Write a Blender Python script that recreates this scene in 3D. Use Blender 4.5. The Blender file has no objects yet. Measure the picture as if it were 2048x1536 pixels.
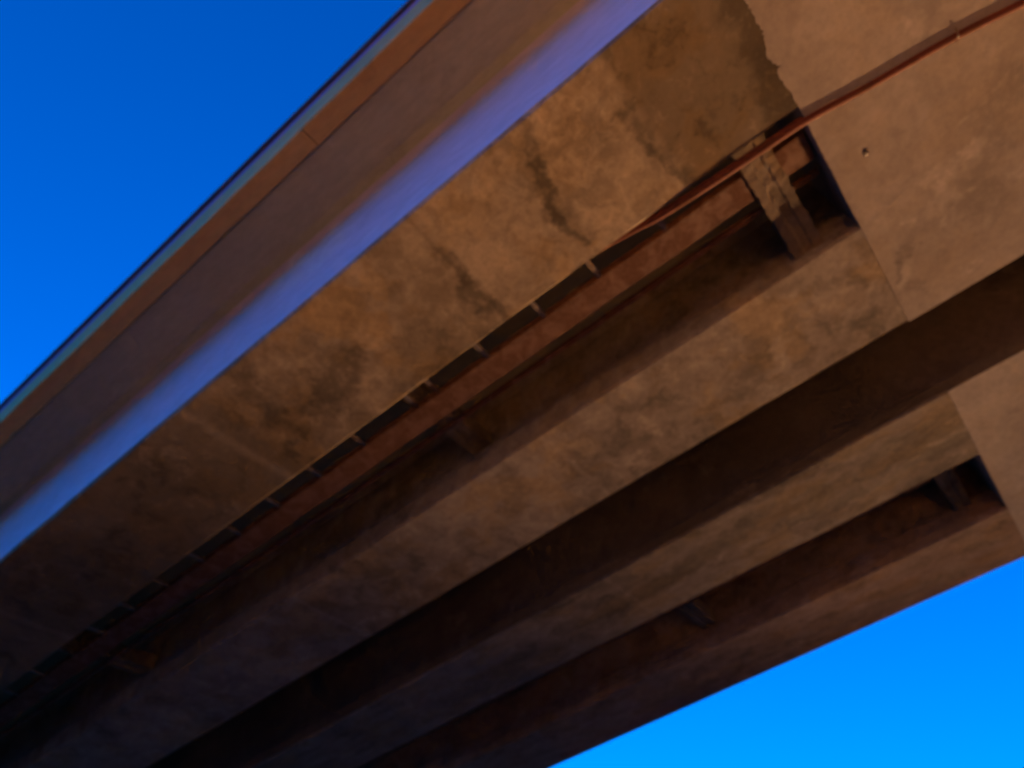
import bpy, bmesh, math, random
from mathutils import Vector, Matrix
random.seed(7)
S = bpy.context.scene
C = S.collection

# ------------------------------------------------------------------ camera
CAM_Z = 1.6
cam = bpy.data.cameras.new('camera')
camo = bpy.data.objects.new('camera', cam)
C.objects.link(camo)
cam.sensor_fit = 'HORIZONTAL'
cam.sensor_width = 36.0
cam.lens = 36.0 * 1409.0 / 2048.0
cam.clip_start = 0.05
cam.clip_end = 5000.0
Rw = Matrix(((0.62265103, -0.55681938, -0.54977985),
             (-0.77502592, -0.53571466, -0.33517849),
             (-0.10789125, 0.63479286, -0.76511274)))
camo.matrix_world = Matrix.Translation((0, 0, CAM_Z)) @ Rw.to_4x4()
cam.dof.use_dof = True
cam.dof.focus_distance = 2.2
cam.dof.aperture_fstop = 1.35
S.camera = camo

# ------------------------------------------------------------------ sky and sun (blue hour)
SUN_AZ = math.radians(36.0)     # from +Y towards +X
SUN_EL = math.radians(5.0)
w = bpy.data.worlds.new('World')
S.world = w
w.use_nodes = True
nt = w.node_tree
nt.nodes.clear()
sky = nt.nodes.new('ShaderNodeTexSky')
sky.sky_type = 'NISHITA'
sky.sun_disc = False
sky.sun_elevation = SUN_EL
sky.sun_rotation = SUN_AZ
sky.air_density = 1.0
sky.dust_density = 0.2
sky.ozone_density = 8.0
hs = nt.nodes.new('ShaderNodeHueSaturation')
hs.inputs['Saturation'].default_value = 1.05
tint = nt.nodes.new('ShaderNodeMix')
tint.data_type = 'RGBA'
tint.blend_type = 'MULTIPLY'
tint.inputs['Factor'].default_value = 1.0
tint.inputs['B'].default_value = (1.0, 0.92, 1.1, 1)
bg = nt.nodes.new('ShaderNodeBackground')
bg.inputs['Strength'].default_value = 0.15
wo = nt.nodes.new('ShaderNodeOutputWorld')
nt.links.new(sky.outputs['Color'], hs.inputs['Color'])
nt.links.new(hs.outputs['Color'], tint.inputs['A'])
nt.links.new(tint.outputs['Result'], bg.inputs['Color'])
nt.links.new(bg.outputs['Background'], wo.inputs['Surface'])

sun = bpy.data.lights.new('sun', 'SUN')     # the last of the daylight, almost gone
sun.energy = 0.01
sun.angle = math.radians(0.5)
sun.color = (1.0, 0.85, 0.7)
suno = bpy.data.objects.new('sun', sun)
C.objects.link(suno)
suno.rotation_euler = Vector((-math.sin(SUN_AZ) * math.cos(SUN_EL), -math.cos(SUN_AZ) * math.cos(SUN_EL), -math.sin(SUN_EL))).to_track_quat('-Z', 'Y').to_euler()

S.render.engine = 'CYCLES'
S.cycles.max_bounces = 4
S.cycles.diffuse_bounces = 3
S.cycles.use_denoising = True
S.cycles.use_adaptive_sampling = True
S.cycles.adaptive_threshold = 0.012
S.cycles.adaptive_min_samples = 40
S.cycles.sample_clamp_indirect = 2.0
S.cycles.glossy_bounces = 1
S.cycles.transmission_bounces = 1

S.view_settings.view_transform = 'Standard'
S.view_settings.look = 'None'
S.view_settings.gamma = 1.0
S.view_settings.exposure = 2.0     # exposed for the dusk
S.view_settings.use_curve_mapping = False

# ------------------------------------------------------------------ levels and lines of the bridge
def Z(h):
    return CAM_Z + h            # h: metres above the eye

SOF = 5.0                       # girder soffits
DECK = 6.1                      # deck underside
GX = [(1.73, 3.02), (4.30, 5.59), (6.80, 8.09), (9.40, 10.75)]
Y0, Y1 = -37.0, 57.0
YD = -0.98                      # face of the solid cross beam
PIERS = [-36.0, -5.5, 25.0, 56.0]

# ------------------------------------------------------------------ helpers
def tag(o, label=None, cat=None, group=None, kind=None):
    if label: o['label'] = label
    if cat: o['category'] = cat
    if group: o['group'] = group
    if kind: o['kind'] = kind
    return o

def empty(name, loc=(0, 0, 0)):
    o = bpy.data.objects.new(name, None)
    o.location = loc
    o.empty_display_size = 0.3
    C.objects.link(o)
    return o

def link(name, me, mat, parent=None, smooth=False):
    if mat is not None:
        me.materials.append(mat)
    o = bpy.data.objects.new(name, me)
    C.objects.link(o)
    if parent is not None:
        o.parent = parent
        o.matrix_parent_inverse = Matrix.Translation(parent.location).inverted()
    if smooth:
        for p in me.polygons: p.use_smooth = True
    return o

def from_bm(name, bm, mat, parent=None, smooth=False):
    bmesh.ops.recalc_face_normals(bm, faces=bm.faces)
    me = bpy.data.meshes.new(name)
    bm.to_mesh(me)
    bm.free()
    return link(name, me, mat, parent, smooth)

def box(bm, x0, x1, y0, y1, z0, z1, bev=0.0):
    r = bmesh.ops.create_cube(bm, size=1.0)
    vs = r['verts']
    for v in vs:
        v.co = Vector(((x0 + x1) / 2 + v.co.x * (x1 - x0), (y0 + y1) / 2 + v.co.y * (y1 - y0), (z0 + z1) / 2 + v.co.z * (z1 - z0)))
    if bev > 0:
        es = list({e for v in vs for e in v.link_edges})
        bmesh.ops.bevel(bm, geom=es, offset=bev, segments=2, affect='EDGES', profile=0.5)
    return vs

def ysteps(y0, y1, step, a=-8.0, b=18.0):
    ys = [y0]
    y = max(a, y0)
    while y < min(b, y1):
        if y > ys[-1] + 0.02: ys.append(y)
        y += step
    if y1 > ys[-1] + 0.02: ys.append(y1)
    return ys

def extrude_profile(name, prof, ys, mat, parent=None, jit=0.0, jset=(), smooth_angle=None, seed=0):
    """closed XZ outline run along Y, each ring slightly uneven at the listed corners"""
    rnd = random.Random(seed)
    n = len(prof)
    verts, faces = [], []
    off = {k: [0, 0] for k in jset}
    for i, y in enumerate(ys):
        for k in range(n):
            x, z = prof[k]
            if k in off:
                o = off[k]
                o[0] = 0.6 * o[0] + rnd.uniform(-jit, jit)
                o[1] = 0.6 * o[1] + rnd.uniform(-jit, jit) * 0.5
                if rnd.random() < 0.02: o[0] += rnd.choice((-1, 1)) * jit * 1.5
                x += o[0]; z += o[1]
            verts.append((x, y, z))
    for i in range(len(ys) - 1):
        for k in range(n):
            k2 = (k + 1) % n
            faces.append((i * n + k, i * n + k2, (i + 1) * n + k2, (i + 1) * n + k))
    faces.append(tuple(range(n)))
    faces.append(tuple((len(ys) - 1) * n + k for k in range(n)))
    me = bpy.data.meshes.new(name)
    me.from_pydata(verts, [], faces)
    bm = bmesh.new(); bm.from_mesh(me)
    bmesh.ops.recalc_face_normals(bm, faces=bm.faces)
    bm.to_mesh(me); bm.free()
    o = link(name, me, mat, parent)
    if smooth_angle:
        for p in me.polygons: p.use_smooth = True
        me.set_sharp_from_angle(angle=smooth_angle)
    return o

def tube(bm, pts, r, seg=14):
    """round pipe along a polyline (smoothed beforehand)"""
    rings = []
    prev = None
    for i, p in enumerate(pts):
        p = Vector(p)
        a = Vector(pts[max(i - 1, 0)]); b = Vector(pts[min(i + 1, len(pts) - 1)])
        t = (b - a).normalized()
        up = Vector((0, 0, 1)) if abs(t.z) < 0.95 else Vector((1, 0, 0))
        s = t.cross(up).normalized(); u = s.cross(t).normalized()
        rings.append([bm.verts.new(p + r * (math.cos(q * 2 * math.pi / seg) * s + math.sin(q * 2 * math.pi / seg) * u)) for q in range(seg)])
    for A, B in zip(rings, rings[1:]):
        for q in range(seg):
            bm.faces.new((A[q], A[(q + 1) % seg], B[(q + 1) % seg], B[q]))
    bm.faces.new(rings[0]); bm.faces.new(rings[-1])

def spline(ctrl, n=10):
    P = [Vector(c) for c in ctrl]
    P = [2 * P[0] - P[1]] + P + [2 * P[-1] - P[-2]]
    out = []
    for i in range(1, len(P) - 2):
        for k in range(n):
            t = k / n
            a, b, c, d = P[i - 1], P[i], P[i + 1], P[i + 2]
            out.append(0.5 * ((2 * b) + (c - a) * t + (2 * a - 5 * b + 4 * c - d) * t * t + (3 * b - a - 3 * c + d) * t ** 3))
    out.append(P[-2])
    return out

# ------------------------------------------------------------------ node helper
class N:
    def __init__(self, name):
        self.m = bpy.data.materials.new(name)
        self.m.use_nodes = True
        self.t = self.m.node_tree
        self.t.nodes.clear()
        self.out = self.t.nodes.new('ShaderNodeOutputMaterial')
        self.b = self.t.nodes.new('ShaderNodeBsdfPrincipled')
        self.t.links.new(self.b.outputs[0], self.out.inputs['Surface'])
        self.geo = self.t.nodes.new('ShaderNodeNewGeometry')
        self.pos = self.geo.outputs['Position']
    def set(self, sock, v):
        if isinstance(v, bpy.types.NodeSocket): self.t.links.new(v, sock)
        elif isinstance(v, (tuple, list)) and sock.type == 'RGBA' and len(v) == 3: sock.default_value = (*v, 1)
        else: sock.default_value = v
    def math(self, op, a, b=None, c=None, clamp=False):
        n = self.t.nodes.new('ShaderNodeMath'); n.operation = op; n.use_clamp = clamp
        self.set(n.inputs[0], a)
        if b is not None: self.set(n.inputs[1], b)
        if c is not None: self.set(n.inputs[2], c)
        return n.outputs[0]
    def vmath(self, op, a, b=None):
        n = self.t.nodes.new('ShaderNodeVectorMath'); n.operation = op
        self.set(n.inputs[0], a)
        if b is not None: self.set(n.inputs[1], b)
        return n.outputs['Value'] if op in ('LENGTH', 'DISTANCE', 'DOT_PRODUCT') else n.outputs['Vector']
    def mapping(self, loc=(0, 0, 0), scale=(1, 1, 1), vec=None):
        n = self.t.nodes.new('ShaderNodeMapping')
        self.set(n.inputs['Vector'], vec if vec is not None else self.pos)
        n.inputs['Location'].default_value = loc
        n.inputs['Scale'].default_value = scale
        return n.outputs[0]
    def noise(self, scale, detail=4, rough=0.55, dist=0.0, vec=None, color=False):
        n = self.t.nodes.new('ShaderNodeTexNoise')
        self.set(n.inputs['Vector'], vec if vec is not None else self.pos)
        n.inputs['Scale'].default_value = scale
        n.inputs['Detail'].default_value = detail
        n.inputs['Roughness'].default_value = rough
        n.inputs['Distortion'].default_value = dist
        return n.outputs['Color' if color else 'Fac']
    def voro(self, scale, vec=None, feature='F1'):
        n = self.t.nodes.new('ShaderNodeTexVoronoi')
        n.feature = feature
        self.set(n.inputs['Vector'], vec if vec is not None else self.pos)
        n.inputs['Scale'].default_value = scale
        return n.outputs['Distance']
    def smooth(self, v, a, b, lo=0.0, hi=1.0):
        n = self.t.nodes.new('ShaderNodeMapRange'); n.interpolation_type = 'SMOOTHSTEP'
        self.set(n.inputs['Value'], v)
        n.inputs['From Min'].default_value = a; n.inputs['From Max'].default_value = b
        n.inputs['To Min'].default_value = lo; n.inputs['To Max'].default_value = hi
        return n.outputs['Result']
    def mix(self, f, a, b, mode='MIX'):
        n = self.t.nodes.new('ShaderNodeMix'); n.data_type = 'RGBA'; n.blend_type = mode
        self.set(n.inputs['Factor'], f); self.set(n.inputs['A'], a); self.set(n.inputs['B'], b)
        return n.outputs['Result']
    def xyz(self, vec=None):
        n = self.t.nodes.new('ShaderNodeSeparateXYZ')
        self.set(n.inputs[0], vec if vec is not None else self.pos)
        return n.outputs
    def bump(self, h, strength, dist, normal=None):
        n = self.t.nodes.new('ShaderNodeBump')
        n.inputs['Strength'].default_value = strength
        n.inputs['Distance'].default_value = dist
        self.set(n.inputs['Height'], h)
        if normal is not None: self.set(n.inputs['Normal'], normal)
        return n.outputs[0]
    def segdist(self, vec, a, b):
        """distance in plan from a line piece a-b"""
        a = Vector((a[0], a[1], 0)); b = Vector((b[0], b[1], 0)); d = b - a
        pa = self.vmath('SUBTRACT', vec, tuple(a))
        t = self.math('DIVIDE', self.vmath('DOT_PRODUCT', pa, tuple(d)), d.length_squared, clamp=True)
        n = self.t.nodes.new('ShaderNodeVectorMath'); n.operation = 'SCALE'
        n.inputs[0].default_value = d; self.set(n.inputs['Scale'], t)
        return self.vmath('LENGTH', self.vmath('SUBTRACT', pa, n.outputs['Vector']))

def concrete(name, light, dark, seed=0.0, blotch=0.6, joints=(), marks=(), zones=(), stretch=(1, 1, 1), lumps=1.0, mottle=1.0):
    """cast concrete: cloudy colour, formwork joints across, stains of their own shape, pinholes and fine relief"""
    n = N(name)
    p = n.mapping((seed * 7.3, seed * 3.1, seed * 5.7), stretch)
    warp = n.vmath('SUBTRACT', n.noise(3.2, 3, 0.65, 0.0, n.mapping((seed, 0, 0)), True), (0.5, 0.5, 0.5))
    sw = n.t.nodes.new('ShaderNodeVectorMath'); sw.operation = 'SCALE'
    n.set(sw.inputs[0], warp); sw.inputs['Scale'].default_value = 0.55
    pw = n.vmath('ADD', p, sw.outputs['Vector'])
    big = n.noise(0.55, 3, 0.6, 0.0, pw)
    mid = n.noise(2.2, 4, 0.62, 0.0, p)
    fine = n.noise(14.0, 3, 0.65, 0.0, p)
    c = n.mix(n.smooth(big, 0.36, 0.66), dark, light)
    hazy = tuple(0.5 * (light[i] + dark[i]) * (0.85, 0.83, 0.82)[i] for i in range(3))
    c = n.mix(n.math('MULTIPLY', n.smooth(mid, 0.48, 0.70), blotch), c, hazy)
    # dark mould and moisture patches
    mould = n.math('MULTIPLY', n.smooth(n.noise(1.15, 4, 0.68, 0.0, n.mapping((seed + 21.0, 4.0, 2.0), (1, 1, 1), pw)), 0.56, 0.72), blotch)
    c = n.mix(mould, c, tuple(0.42 * v for v in dark))
    # rough mottling of the cast face
    mot = n.noise(3.6, 4, 0.66, 0.0, pw)
    c = n.mix(n.math('MULTIPLY', n.smooth(mot, 0.42, 0.72), n.math('MULTIPLY', n.smooth(big, 0.35, 0.62, 1.0, 0.45), mottle)), c, tuple(0.42 * v for v in dark))
    c = n.mix(n.math('MULTIPLY', n.smooth(mot, 0.44, 0.30), mottle * 0.6), c, tuple(min(0.75, 1.2 * v) for v in light))
    amb = n.noise(1.4, 3, 0.6, 0.0, n.mapping((seed + 3.0, 31.0, 7.0), (1, 1, 1), pw))
    c = n.mix(n.math('MULTIPLY', n.smooth(amb, 0.46, 0.62), mottle), c, n.mix(1.0, c, (1.06, 0.95, 0.74), 'MULTIPLY'))
    # pale lime bloom
    bloom = n.math('MULTIPLY', n.smooth(n.noise(1.7, 3, 0.6, 0.0, n.mapping((seed - 13.0, 9.0, 6.0), (1, 1, 1), pw)), 0.58, 0.74), 0.55)
    c = n.mix(bloom, c, tuple(min(0.75, 1.35 * v) for v in light))
    X, Y, ZZ = n.xyz()
    sc = n.t.nodes.new('ShaderNodeVectorMath'); sc.operation = 'SCALE'
    n.set(sc.inputs[0], warp); sc.inputs['Scale'].default_value = 0.42
    flat = n.vmath('MULTIPLY', n.vmath('ADD', n.pos, sc.outputs['Vector']), (1, 1, 0))
    WX, WY, WZ = n.xyz(flat)
    relief = n.math('ADD', n.math('MULTIPLY', mid, 0.5 * lumps), n.math('MULTIPLY', fine, 0.16))
    for (ya, yb, s) in zones:            # a pour of another mix between two ragged joints
        a = n.smooth(WY, ya - 0.10, ya + 0.10)
        b = n.smooth(WY, yb - 0.10, yb + 0.10, 1.0, 0.0)
        f = n.math('MULTIPLY', n.math('MULTIPLY', a, b), n.smooth(mot, 0.36, 0.6, 1.0, 0.45))
        if s < 1: c = n.mix(n.math('MULTIPLY', f, 1 - s), c, tuple(0.35 * v for v in dark))
        else: c = n.mix(n.math('MULTIPLY', f, s - 1), c, tuple(min(0.8, 1.5 * v) for v in light))
    for (yj, wd, s) in joints:           # formwork joints
        d = n.math('ABSOLUTE', n.math('SUBTRACT', n.math('ADD', Y, n.math('MULTIPLY', n.math('SUBTRACT', mid, 0.5), 0.10)), yj))
        f = n.smooth(d, 0.0, wd, 1.0, 0.0)
        if s > 0: c = n.mix(n.math('MULTIPLY', f, s), c, tuple(min(0.8, 1.25 * v) for v in light))
        else: c = n.mix(n.math('MULTIPLY', f, -s), c, tuple(0.4 * v for v in dark))
    for (a, b, wd, s) in marks:          # ragged stains and cracks
        d = n.segdist(flat, a, b)
        f = n.math('MULTIPLY', n.smooth(d, wd * 0.25, wd, 1.0, 0.0), n.smooth(fine, 0.30, 0.55, 0.45, 1.0))
        if s > 0: c = n.mix(n.math('MULTIPLY', f, s), c, tuple(0.25 * v for v in dark))
        else: c = n.mix(n.math('MULTIPLY', f, -s), c, tuple(min(0.8, 1.4 * v) for v in light))
    c = n.mix(n.math('MULTIPLY', n.smooth(fine, 0.35, 0.7), 0.28), c, tuple(0.6 * v for v in dark))
    n.set(n.b.inputs['Base Color'], c)
    n.set(n.b.inputs['Roughness'], n.smooth(mid, 0.3, 0.7, 0.82, 0.97))
    n.b.inputs['Specular IOR Level'].default_value = 0.25
    n.set(n.b.inputs['Normal'], n.bump(relief, 0.55, 0.03))
    return n.m

def metal_paint(name, col, rust=(0.12, 0.045, 0.018), amount=0.5, rough=0.5, seed=0.0, metallic=0.0):
    n = N(name)
    p = n.mapping((seed * 5.1, seed, 2 * seed))
    a = n.noise(6.0, 6, 0.65, 0.8, p)
    f = n.noise(40.0, 4, 0.6, 0.0, p)
    k = n.math('MULTIPLY', n.smooth(a, 0.5 - 0.2 * amount, 0.75 - 0.2 * amount), n.smooth(f, 0.3, 0.6, 0.5, 1.0))
    c = n.mix(n.smooth(f, 0.35, 0.7), tuple(0.8 * v for v in col), col)
    c = n.mix(k, c, rust)
    n.set(n.b.inputs['Base Color'], c)
    n.set(n.b.inputs['Roughness'], n.smooth(k, 0, 1, rough, 0.9))
    n.b.inputs['Metallic'].default_value = metallic
    n.set(n.b.inputs['Normal'], n.bump(n.math('ADD', a, n.math('MULTIPLY', f, 0.3)), 0.3, 0.004))
    return n.m

def emissive(name, col, strength):
    n = N(name)
    n.b.inputs['Base Color'].default_value = (0.8, 0.8, 0.78, 1)
    n.b.inputs['Emission Color'].default_value = (*col, 1)
    n.b.inputs['Emission Strength'].default_value = strength
    n.b.inputs['Roughness'].default_value = 0.3
    return n.m

# ------------------------------------------------------------------ materials
M = {}
M['g1'] = concrete('outer girder concrete', (0.48, 0.42, 0.33), (0.29, 0.245, 0.18), 1.0, 0.8,
    joints=[(4.55, 0.09, 0.32), (8.4, 0.09, 0.25), (1.75, 0.03, -0.3), (-0.02, 0.09, 0.35), (12.5, 0.09, 0.25)],
    zones=[(-1.1, -0.02, 0.58), (4.3, 60.0, 0.55), (-0.02, 0.76, 1.42), (0.85, 1.75, 1.28)],
    marks=[((1.9, -0.99), (2.6, -0.95), 0.22, 0.75), ((2.55, -0.93), (3.02, -0.92), 0.20, 0.8), ((1.82, 0.64), (2.09, 0.72), 0.09, 0.5), ((2.09, 0.72), (2.49, 0.87), 0.12, 0.8), ((2.49, 0.87), (2.87, 0.85), 0.07, 0.65),
           ((2.1, 1.78), (2.52, 1.78), 0.08, 0.55), ((2.52, 1.78), (2.75, 1.86), 0.16, 0.7), ((2.75, 1.74), (3.05, 1.72), 0.08, 0.6),
           ((2.40, 3.05), (2.50, 3.45), 0.26, 0.55), ((2.2, -0.04), (2.5, -0.02), 0.12, 0.6), ((2.5, 0.0), (2.96, -0.09), 0.07, 0.6),
           ((1.9, 3.9), (2.5, 4.1), 0.18, 0.35), ((2.2, 1.35), (2.3, 1.45), 0.3, -0.25), ((2.55, 0.2), (2.65, 0.3), 0.25, -0.3)])
M['g2'] = concrete('inner girder concrete', (0.44, 0.41, 0.375), (0.30, 0.272, 0.245), 6.0, 0.7,
    joints=[(2.4, 0.05, 0.3), (6.1, 0.05, 0.3), (-0.35, 0.06, -0.25)],
    marks=[((5.04, 0.26), (5.2, 0.6), 0.2, 0.4), ((4.9, 1.9), (5.4, 2.6), 0.25, 0.35), ((4.5, 3.0), (5.0, 3.2), 0.2, 0.4), ((5.2, -0.7), (5.4, -0.5), 0.15, 0.35), ((4.86, 0.07), (5.28, 0.14), 0.09, -0.3)])
M['g3'] = concrete('third girder concrete', (0.38, 0.35, 0.32), (0.23, 0.21, 0.19), 8.0, 0.8,
    stretch=(1.6, 0.55, 1), joints=[(3.3, 0.05, 0.25)], marks=[((7.3, 2.0), (7.6, 3.6), 0.22, 0.4), ((7.4, 5.0), (7.7, 6.6), 0.25, 0.35)])
M['g4'] = concrete('far girder concrete', (0.46, 0.36, 0.31), (0.30, 0.225, 0.19), 12.0, 0.7, stretch=(1.4, 0.6, 1))
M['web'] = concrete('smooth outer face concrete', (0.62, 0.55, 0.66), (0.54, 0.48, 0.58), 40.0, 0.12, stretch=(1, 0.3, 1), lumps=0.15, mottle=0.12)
M['cross'] = concrete('cross beam concrete', (0.50, 0.485, 0.475), (0.40, 0.375, 0.36), 16.0, 0.35,
    marks=[((4.8, -1.29), (4.86, -1.14), 0.07, 0.45), ((4.86, -1.14), (5.06, -1.03), 0.06, 0.4), ((5.2, -1.12), (5.3, -1.2), 0.12, 0.35), ((3.55, -1.33), (3.80, -1.30), 0.16, -0.2), ((4.6, -1.8), (4.9, -2.0), 0.3, 0.25), ((3.9, -2.3), (4.3, -2.1), 0.25, 0.25), ((5.0, -1.15), (5.15, -1.05), 0.10, -0.4)], lumps=0.7, mottle=0.3)
M['deck'] = concrete('deck concrete', (0.50, 0.50, 0.35), (0.43, 0.425, 0.295), 20.0, 0.35, stretch=(1.5, 0.4, 1), lumps=0.3, mottle=0.18)
M['fascia'] = concrete('fascia concrete', (0.50, 0.25, 0.44), (0.42, 0.21, 0.37), 24.0, 0.3, stretch=(1.5, 0.4, 1), lumps=0.3, mottle=0.18)
M['edge'] = concrete('edge beam concrete', (0.70, 0.50, 0.20), (0.60, 0.41, 0.16), 26.0, 0.3, stretch=(1.5, 0.4, 1), lumps=0.3, mottle=0.18)
M['gap_shade'] = concrete('shaded gap face', (0.24, 0.205, 0.175), (0.15, 0.128, 0.108), 44.0, 0.5, lumps=0.6, mottle=0.3)  # dark colour stands in for the shade between the girder pairs
M['brace'] = concrete('brace concrete', (0.30, 0.26, 0.21), (0.19, 0.16, 0.125), 28.0, 0.7)
M['pier'] = concrete('pier concrete', (0.40, 0.36, 0.32), (0.30, 0.26, 0.22), 32.0, 0.5)
M['red'] = metal_paint('red pipe paint', (0.17, 0.034, 0.018), amount=0.4, rough=0.75, seed=1)
M['tray'] = metal_paint('rusty tray steel', (0.24, 0.13, 0.09), (0.13, 0.055, 0.03), 0.8, 0.6, 2)
M['galv'] = metal_paint('galvanised steel', (0.42, 0.38, 0.34), (0.16, 0.08, 0.04), 0.35, 0.45, 3, 0.6)
M['lamp_body'] = metal_paint('lamp grey paint', (0.10, 0.10, 0.11), amount=0.1, rough=0.4, seed=4)

# ground: dry trodden earth under the bridge
n = N('trodden earth')
a1 = n.noise(0.35, 6, 0.6, 0.4); a2 = n.noise(60.0, 3, 0.6)
c = n.mix(n.smooth(a1, 0.35, 0.65), (0.055, 0.033, 0.013), (0.080, 0.049, 0.020))
c = n.mix(n.math('MULTIPLY', n.smooth(a2, 0.4, 0.7), 0.5), c, (0.10, 0.065, 0.028))
n.set(n.b.inputs['Base Color'], c)
n.b.inputs['Roughness'].default_value = 0.9
n.set(n.b.inputs['Normal'], n.bump(a2, 0.6, 0.01))
M['ground'] = n.m

M['bounce_paving'] = concrete('added red brown bounce slab', (0.36, 0.215, 0.075), (0.28, 0.165, 0.055), 50.0, 0.4)
bm = bmesh.new(); box(bm, -7.0, 1.4, -40.0, 1.0, -0.05, 0.006)  # unseen slab added to bounce warm lamp light up to the overhang
tag(from_bm('bounce_pavement', bm, M['bounce_paving']), kind='structure')
bm = bmesh.new()
bmesh.ops.create_grid(bm, x_segments=8, y_segments=8, size=1500)
tag(from_bm('ground', bm, M['ground']), kind='structure')

# ------------------------------------------------------------------ the bridge
bridge = tag(empty('concrete_bridge'), 'concrete girder bridge overhead, four stained girders under one deck', 'bridge')

YS = ysteps(Y0, Y1, 0.22)
def girder(i, mat, outer=False):
    xl, xr = GX[i]
    z0, zt = Z(SOF), Z(DECK) + 0.02
    ch = 0.022
    if outer:       # smooth outer face that curves into the overhang
        left = [(xl, z0 + ch)] + [(xl, Z(5.95))]
        R = 0.15
        for k in range(1, 9):
            t = k / 8 * math.pi / 2
            left.append((xl - R + R * math.cos(t), Z(5.95) + R * math.sin(t) + (0.02 if k == 8 else 0)))
    elif i in (1, 3):   # bottom bulb with a ledge, then a set-back web
        left = [(xl, z0 + ch), (xl, z0 + 0.30), (xl + 0.10, z0 + 0.36), (xl + 0.10, Z(5.95)), (xl + 0.0, zt)]
    else:
        left = [(xl, z0 + ch), (xl, zt)]
    prof = [(xl + ch, z0)] + left + [(xr, zt), (xr, z0 + ch), (xr - ch, z0)]
    nL = len(left)
    nP = len(prof)
    return extrude_profile('girder', prof, YS, mat, bridge, 0.0035, (0, 1, nP - 1, nP - 2), math.radians(28), 10 + i)

g1 = girder(0, M['g1'], True); 
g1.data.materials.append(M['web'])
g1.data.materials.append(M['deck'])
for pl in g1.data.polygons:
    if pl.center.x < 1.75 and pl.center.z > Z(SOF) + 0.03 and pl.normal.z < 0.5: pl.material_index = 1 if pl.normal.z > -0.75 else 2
g1['label'] = 'outer girder with dark ragged stains and blue lit side'
g2 = girder(1, M['g2'])
g3 = girder(2, M['g3'])
def darken_gap(o, x):        # shade of the long gap, painted into both faces between the girder pairs
    o.data.materials.append(M['gap_shade'])
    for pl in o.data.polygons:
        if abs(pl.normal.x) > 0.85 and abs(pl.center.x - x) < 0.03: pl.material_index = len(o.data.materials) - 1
darken_gap(g2, GX[1][1])
darken_gap(g3, GX[2][0])
g4 = girder(3, M['g4']); g4['label'] = 'narrow looking reddish girder against the bright sky'

# deck slab with drip groove, edge beam and parapet on the open side
XO = 0.955
prof = [(1.16, Z(DECK)), (1.16, Z(DECK) + 0.25), (11.40, Z(DECK) + 0.25), (11.40, Z(DECK)), (10.6, Z(DECK) - 0.001), (2.2, Z(DECK) - 0.001)]
extrude_profile('deck_slab', prof, ysteps(Y0, Y1, 2.0), M['deck'], bridge)
ze = Z(6.06)
prof = [(0.968, ze), (0.956, ze + 0.012), (0.956, ze + 0.42), (1.158, ze + 0.42), (1.15, ze + 0.012), (1.135, ze)]
cuts = [Y0] + [-9.4 + 2.9 * k for k in range(10)] + [Y1]
for k, (ya, yb) in enumerate(zip(cuts, cuts[1:])):
    d, e = random.uniform(-0.004, 0.004), random.uniform(-0.005, 0.005)
    extrude_profile('edge_beam', [(x + d, z + e) for x, z in prof], ysteps(ya + 0.005, yb - 0.005, 0.3), M['edge'], bridge, 0.003, (0, 1, 4, 5), None, 51 + k)
zp = ze + 0.425
prof = [(0.962, zp), (0.968, Z(6.74)), (1.13, Z(6.74)), (1.15, zp)]
par = extrude_profile('parapet', prof, ysteps(Y0, Y1, 2.0), M['fascia'], bridge)
prof = [(0.936, Z(6.742)), (0.930, Z(6.76)), (0.934, Z(6.83)), (1.16, Z(6.84)), (1.16, Z(6.742))]
extrude_profile('coping', prof, ysteps(Y0, Y1, 0.8), M['lamp_body'], par, 0.002, (0, 1), None, 52)
# parapet of the far side
prof = [(11.17, Z(DECK) + 0.252), (11.17, Z(6.74)), (11.38, Z(6.74)), (11.40, Z(DECK) + 0.252)]
extrude_profile('parapet', prof, ysteps(Y0, Y1, 4.0), M['fascia'], bridge)

# solid cross beams between the girders over each pier line: flush soffit, ragged casting edge
def cross_beam(x0, x1, ya, yb, ragged):
    rnd = random.Random(int(x0 * 100))
    bm = bmesh.new()
    z0 = Z(SOF) - 0.004
    zt = Z(DECK) + 0.01
    n = 240
    top, low, lip = [], [], []
    off = 0.0
    for k in range(n + 1):
        x = x0 + (x1 - x0) * k / n
        amp = ragged(x)
        off = 0.72 * off + rnd.gauss(0, 1) * amp
        tooth = -abs(rnd.gauss(0, 1)) * amp * 3.0 if rnd.random() < 0.10 else 0.0
        y = yb + off + tooth
        low.append(bm.verts.new((x, y, z0)))
        lip.append(bm.verts.new((x, yb + off * 0.5, z0 + 0.012)))
        top.append(bm.verts.new((x, yb, zt)))
    b0 = [bm.verts.new((x0, ya, z0)), bm.verts.new((x1, ya, z0))]
    t0 = [bm.verts.new((x0, ya, zt)), bm.verts.new((x1, ya, zt))]
    for k in range(n):
        bm.faces.new((low[k], low[k + 1], lip[k + 1], lip[k]))
        bm.faces.new((lip[k], lip[k + 1], top[k + 1], top[k]))
    bm.faces.new([b0[1], b0[0]] + low)
    bm.faces.new([t0[0], t0[1]] + list(reversed(top)))
    bm.faces.new([b0[0], t0[0], top[0], lip[0], low[0]])
    bm.faces.new([b0[1], low[-1], lip[-1], top[-1], t0[1]])
    bm.faces.new([b0[0], b0[1], t0[1], t0[0]])
    return from_bm('cross_beam', bm, M['cross'], bridge)

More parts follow.
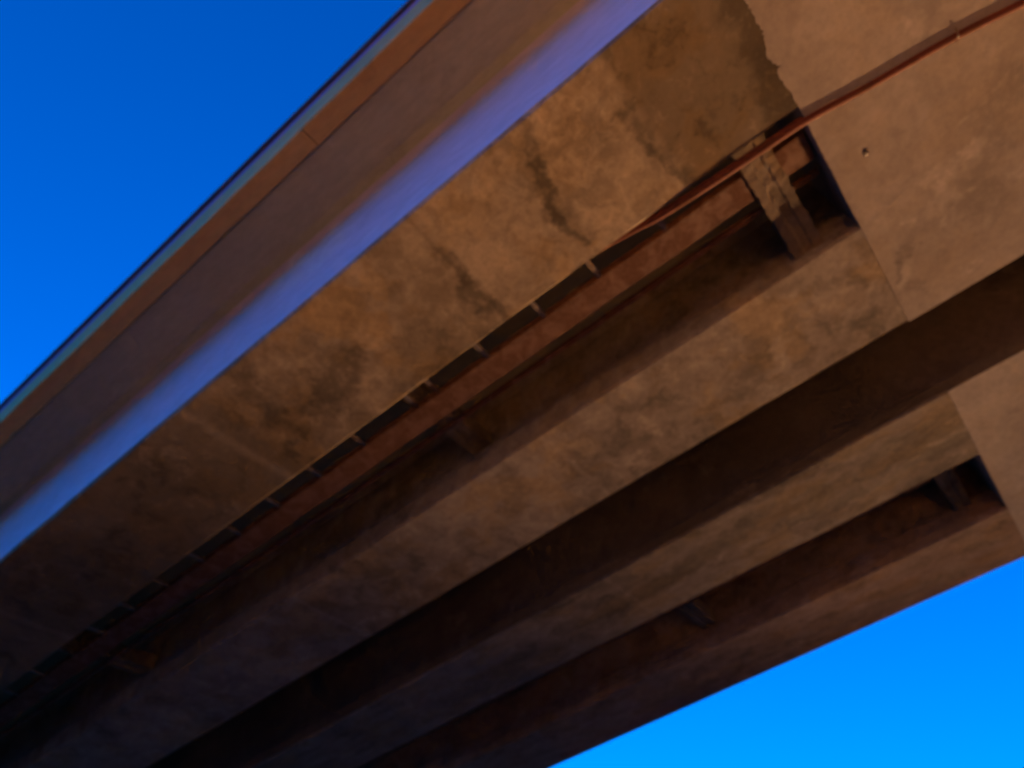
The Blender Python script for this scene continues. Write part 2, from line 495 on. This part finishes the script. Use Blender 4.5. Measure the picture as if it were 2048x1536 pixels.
def rag(x):
    return 0.007 if x < 3.02 else 0.0012
cb = cross_beam(1.726, 5.594, -8.0, YD, rag); 
bm = bmesh.new()       # dark dome drawn in place of the dark pit in the soffit
bmesh.ops.create_uvsphere(bm, u_segments=12, v_segments=6, radius=1.0)
bmesh.ops.transform(bm, matrix=Matrix.Translation((3.69, -1.25, Z(SOF) - 0.004)) @ Matrix.Diagonal((0.034, 0.024, 0.007, 1)), verts=bm.verts)
from_bm('pit_spot', bm, M['lamp_body'], cb, True)
cb['label'] = 'pale solid cross beam joining two girders, with ragged edge'
darken_gap(cb, 5.594)
darken_gap(cross_beam(6.796, 10.754, -8.0, YD - 0.02, lambda x: 0.0012), 6.796)
for yp in PIERS:
    if abs(yp + 5.5) > 1:
        for a, b in ((1.726, 5.594), (6.796, 10.754)):
            bm = bmesh.new(); box(bm, a, b, yp - 1.0, yp + 1.0, Z(SOF) - 0.004, Z(DECK) + 0.01)
            from_bm('cross_beam', bm, M['cross'], bridge)
    for xc in (3.66, 8.775):
        bm = bmesh.new()
        bmesh.ops.create_cone(bm, cap_ends=True, segments=40, radius1=0.62, radius2=0.62, depth=Z(SOF) + 0.2)
        for v in bm.verts: v.co += Vector((xc, yp - 0.6, (Z(SOF) - 0.2) / 2 - 0.005))
        from_bm('column', bm, M['pier'], bridge, True).data.set_sharp_from_angle(angle=0.6)

# precast braces across the hollows: two ribs with a sunk web between
def brace(x0, x1, y0, y1, z0, depth):
    bm = bmesh.new()
    w_ = y1 - y0
    rib = 0.30 * w_
    prof = [(y0, 0), (y0 + rib, 0), (y0 + rib + 0.02, 0.016), (y1 - rib - 0.02, 0.016), (y1 - rib, 0), (y1, 0), (y1, depth), (y0, depth)]
    rnd = random.Random(int(x0 * 31 + y0 * 17))
    rings = []
    m = 26
    for k in range(m + 1):
        x = x0 + (x1 - x0) * k / m
        rings.append([bm.verts.new((x, p + rnd.uniform(-0.010, 0.010), z0 + q + rnd.uniform(-0.003, 0.003))) for p, q in prof])
    for A, B in zip(rings, rings[1:]):
        for q in range(len(prof)):
            q2 = (q + 1) % len(prof)
            bm.faces.new((A[q], A[q2], B[q2], B[q]))
    bm.faces.new(rings[0]); bm.faces.new(rings[-1])
    return from_bm('brace', bm, M['brace'], bridge)

brace(2.96, 4.36, -0.70, -0.44, Z(5.10), 0.24)
brace(2.96, 4.36, 3.02, 3.26, Z(5.34), 0.2)
brace(2.96, 4.36, 9.0, 9.24, Z(5.34), 0.20)
brace(8.03, 9.46, -0.72, -0.50, Z(5.26), 0.22)
brace(8.03, 9.46, 3.0, 3.22, Z(5.34), 0.20)

# ------------------------------------------------------------------ cable trays in the two hollows
def tray(x0, x1, xr, xb0, xb1, zt, ys, label, ya=-0.96, yb=24.0):
    t = tag(empty('cable_tray', ((x0 + x1) / 2, ya, Z(zt))), label, 'cable tray', 'cable trays in the hollows under the deck')
    bm = bmesh.new()
    th = 0.004
    prof = [(x0, 0.09), (x0, 0), (x1, 0), (x1, 0.09), (x1 - th, 0.09), (x1 - th, th), (x0 + th, th), (x0 + th, 0.09)]
    n_ = 60
    rings = []
    rnd = random.Random(int(x0 * 10))
    for k in range(n_ + 1):
        y = ya + 0.005 + (yb - ya) * k / n_
        d = rnd.uniform(-0.006, 0.006); e = rnd.uniform(-0.006, 0.006)
        rings.append([bm.verts.new((px + d, y, Z(zt) + pz + e)) for px, pz in prof])
    for A, B in zip(rings, rings[1:]):
        for q in range(len(prof)):
            q2 = (q + 1) % len(prof)
            bm.faces.new((A[q], A[q2], B[q2], B[q]))
    bm.faces.new(rings[0]); bm.faces.new(rings[-1])
    from_bm('tray_channel', bm, M['tray'], t)
    # lower lip rail
    bm = bmesh.new(); box(bm, xr, xr + 0.05, ya + 0.01, yb, Z(zt) + 0.10, Z(zt) + 0.15, 0.004)
    from_bm('side_rail', bm, M['tray'], t)
    me = None
    for y in ys:
        if me is None:
            bm = bmesh.new()
            box(bm, xb0, xb1, -0.022, 0.022, Z(zt) + 0.02, Z(zt) + 0.055, 0.003)
            me = bpy.data.meshes.new('bracket'); bm.to_mesh(me); bm.free()
            me.materials.append(M['galv'])
        o = bpy.data.objects.new('bracket', me); C.objects.link(o)
        o.parent = t
        o.matrix_parent_inverse = Matrix.Translation(t.location).inverted()
        o.location = (0, y, 0)
    # two cables resting in the tray
    for k, (dx, r) in enumerate(((0.08, 0.022), (0.17, 0.030))):
        bm = bmesh.new()
        tube(bm, [(x0 + dx + random.uniform(-0.015, 0.015), ya + 0.02 + j * (yb - ya - 0.04) / 30, Z(zt) + 0.062 + r) for j in range(31)], r, 8)
        from_bm('cable', bm, M['lamp_body'], t, True)
    return t

tray(3.305, 3.555, 3.74, 3.0, 3.55, 5.14, [0.285, 0.955, 1.56, 2.22, 2.83, 3.10, 3.83] + [4.47 + 0.645 * k for k in range(14)],
     'rust brown cable tray on brackets in the hollow above the red pipe')
tray(8.20, 8.42, 8.60, 8.07, 8.41, 5.22, [0.35 + 1.3 * k for k in range(12)],
     'dark cable tray in the hollow beside the girder next to the sky', ya=-0.98)

# ------------------------------------------------------------------ red pipe
rp = tag(empty('red_pipe', (3.16, -1.0, Z(SOF))), 'red painted pipe running out of the hollow across the pale cross beam', 'pipe')
bm = bmesh.new()
R = 0.038
ctrl = [(3.10, 9.0, Z(5.30)), (3.09, 3.0, Z(5.29)), (3.08, 1.2, Z(5.24)), (3.065, 0.55, Z(5.10)), (3.075, 0.25, Z(5.03)), (3.10, -0.2, Z(5.014)), (3.12, -0.6, Z(5.014)), (3.14, -1.0, Z(5.014)),
        (3.215, -1.45, Z(5.014)), (3.295, -2.03, Z(5.014)), (3.405, -2.55, Z(5.014)), (3.56, -3.3, Z(5.014)), (3.66, -4.6, Z(5.014)), (3.62, -7.9, Z(5.014))]
tube(bm, spline(ctrl, 8), R, 16)
from_bm('pipe', bm, M['red'], rp, True)
def clip(x, y, ang):
    bm = bmesh.new()
    pts = []
    for k in range(13):
        t = math.pi * k / 12
        pts.append((math.cos(t) * (R + 0.004), -math.sin(t) * (R + 0.004) - 0.0))
    pts = [(R + 0.02, -0.022)] + [(R + 0.002, -0.022)] + [p for p in pts if p[1] < -0.022] + [(-R - 0.002, -0.022)] + [(-R - 0.02, -0.022)]
    w_ = 0.007
    A = [bm.verts.new((p, -w_, q)) for p, q in pts]; B = [bm.verts.new((p, w_, q)) for p, q in pts]
    for k in range(len(pts) - 1): bm.faces.new((A[k], A[k + 1], B[k + 1], B[k]))
    bmesh.ops.solidify(bm, geom=list(bm.faces), thickness=0.003)
    bmesh.ops.transform(bm, matrix=Matrix.Translation((x, y, Z(5.014))) @ Matrix.Rotation(ang, 4, 'Z'), verts=list(bm.verts))
    from_bm('clip', bm, M['galv'], rp)
clip(3.29, -2.07, math.radians(10))
clip(3.62, -5.0, 0)

# ------------------------------------------------------------------ lamps that light the place (both outside the picture)
def aim(o, src, dst):
    d = (Vector(dst) - Vector(src)).normalized()
    o.rotation_euler = d.to_track_quat('-Z', 'Y').to_euler()

ADDED_HOOD = 0.046
FL = Vector((36.0, -4.2, 0.0))
AIM = Vector((-7.0, -4.2, Z(SOF)))
fl = tag(empty('floodlight', FL), 'grey ground floodlight aimed up at the underside of the bridge', 'floodlight')
hd = FL + Vector((0, 0, 0.42))
dirv = (AIM - hd).normalized()
q = dirv.to_track_quat('Z', 'Y').to_matrix().to_4x4()
bm = bmesh.new(); box(bm, FL.x - 0.16, FL.x + 0.16, FL.y - 0.16, FL.y + 0.16, 0.0, 0.05, 0.008)
from_bm('base_plate', bm, M['lamp_body'], fl)
bm = bmesh.new()
for sgn in (-1, 1): box(bm, FL.x - 0.03, FL.x + 0.03, FL.y + sgn * 0.235 - 0.01, FL.y + sgn * 0.235 + 0.01, 0.05, 0.46, 0.003)
box(bm, FL.x - 0.03, FL.x + 0.03, FL.y - 0.245, FL.y + 0.245, 0.052, 0.07, 0.003)
from_bm('yoke', bm, M['lamp_body'], fl)
bm = bmesh.new()
r = bmesh.ops.create_cone(bm, cap_ends=False, segments=32, radius1=0.11, radius2=0.20, depth=0.22)
bmesh.ops.create_circle(bm, cap_ends=True, segments=32, radius=0.11, matrix=Matrix.Translation((0, 0, -0.11)))
bmesh.ops.remove_doubles(bm, verts=bm.verts, dist=0.001)
bmesh.ops.transform(bm, matrix=Matrix.Translation(hd) @ q, verts=bm.verts)
from_bm('housing', bm, M['lamp_body'], fl, True)
bm = bmesh.new()
bmesh.ops.create_circle(bm, cap_ends=True, segments=32, radius=0.19, matrix=Matrix.Translation(hd) @ q @ Matrix.Translation((0, 0, 0.07)))
from_bm('lens', bm, emissive('floodlight lens', (1.0, 0.47, 0.18), 380.0), fl)
side = dirv.cross(Vector((0, 0, 1))).normalized(); upv = side.cross(dirv).normalized()
fr = Matrix.Translation(hd) @ Matrix((side, upv, dirv)).transposed().to_4x4()
bm = bmesh.new()          # flat hood added over the lens to dim the nearer girders
HV = [(-0.22, 0.215, 0.08), (0.22, 0.215, 0.08), (0.62, ADDED_HOOD, 0.74), (-0.62, ADDED_HOOD, 0.74)]
hv = [bm.verts.new(fr @ Vector(p)) for p in HV] + [bm.verts.new(fr @ (Vector(p) + Vector((0, 0.006, 0)))) for p in HV]
for fc in ((0, 1, 2, 3), (7, 6, 5, 4), (0, 4, 5, 1), (1, 5, 6, 2), (2, 6, 7, 3), (3, 7, 4, 0)): bm.faces.new([hv[k] for k in fc])
from_bm('hood', bm, M['lamp_body'], fl)  # hood added to dim the nearer girders
L = bpy.data.lights.new('flood_lamp', 'SPOT')
L.energy = 19800
L.color = (1.0, 0.47, 0.18)
L.spot_size = math.radians(39)
L.spot_blend = 1.0
L.shadow_soft_size = 0.03
lo = bpy.data.objects.new('flood_lamp', L); C.objects.link(lo)
lo.parent = fl; lo.matrix_parent_inverse = Matrix.Translation(FL).inverted()
lo.location = hd + dirv * 0.10
aim(lo, hd, AIM)

# sodium street lamp beside the bridge: a hooded lantern throwing light on the added bounce slab
SL = Vector((-3.0, -4.6, 0.0))
sl = tag(empty('street_lamp', SL), 'street lamp with an amber lantern on a grey post left of the bridge', 'street lamp')
def cone_part(name, r1, r2, d, off, mat, seg=24):
    bm = bmesh.new()
    bmesh.ops.create_cone(bm, cap_ends=True, segments=seg, radius1=r1, radius2=r2, depth=d)
    for v in bm.verts: v.co += SL + Vector(off)
    o = from_bm(name, bm, mat, sl, True)
    o.data.set_sharp_from_angle(angle=0.6)
    return o
cone_part('post', 0.085, 0.055, 5.2, (0, 0, 2.606), M['lamp_body'])
cone_part('base', 0.15, 0.11, 0.5, (0, 0, 0.256), M['lamp_body'])
bm = bmesh.new()
tube(bm, spline([SL + Vector(p) for p in ((0, 0, 5.15), (0.05, 0, 5.34), (0.30, 0, 5.42), (0.95, 0, 5.40))], 6), 0.035, 12)
from_bm('arm', bm, M['lamp_body'], sl, True)
cone_part('hood', 0.26, 0.10, 0.16, (1.05, 0, 5.40), M['lamp_body'])
cone_part('lens', 0.20, 0.21, 0.02, (1.05, 0, 5.308), emissive('amber lens', (1.0, 0.53, 0.17), 1700.0))
bm = bmesh.new()          # deep skirt added to confine the light to the bounce slab
bmesh.ops.create_cone(bm, cap_ends=False, segments=28, radius1=0.27, radius2=0.26, depth=0.36)
for v in bm.verts: v.co += SL + Vector((1.05, 0, 5.14))
bmesh.ops.solidify(bm, geom=list(bm.faces), thickness=0.004)
from_bm('added_skirt', bm, M['lamp_body'], sl, True)

# small amber light added on the post top to warm the outer girder face
bm = bmesh.new()
bmesh.ops.create_uvsphere(bm, u_segments=24, v_segments=14, radius=0.12)
for v in bm.verts: v.co += SL + Vector((0, 0, 5.56))
from_bm('fill_globe', bm, emissive('added amber fill globe', (1.0, 0.47, 0.13), 85.0), sl, True)
cone_part('fill_globe_holder', 0.055, 0.075, 0.24, (0, 0, 5.326), M['lamp_body'])
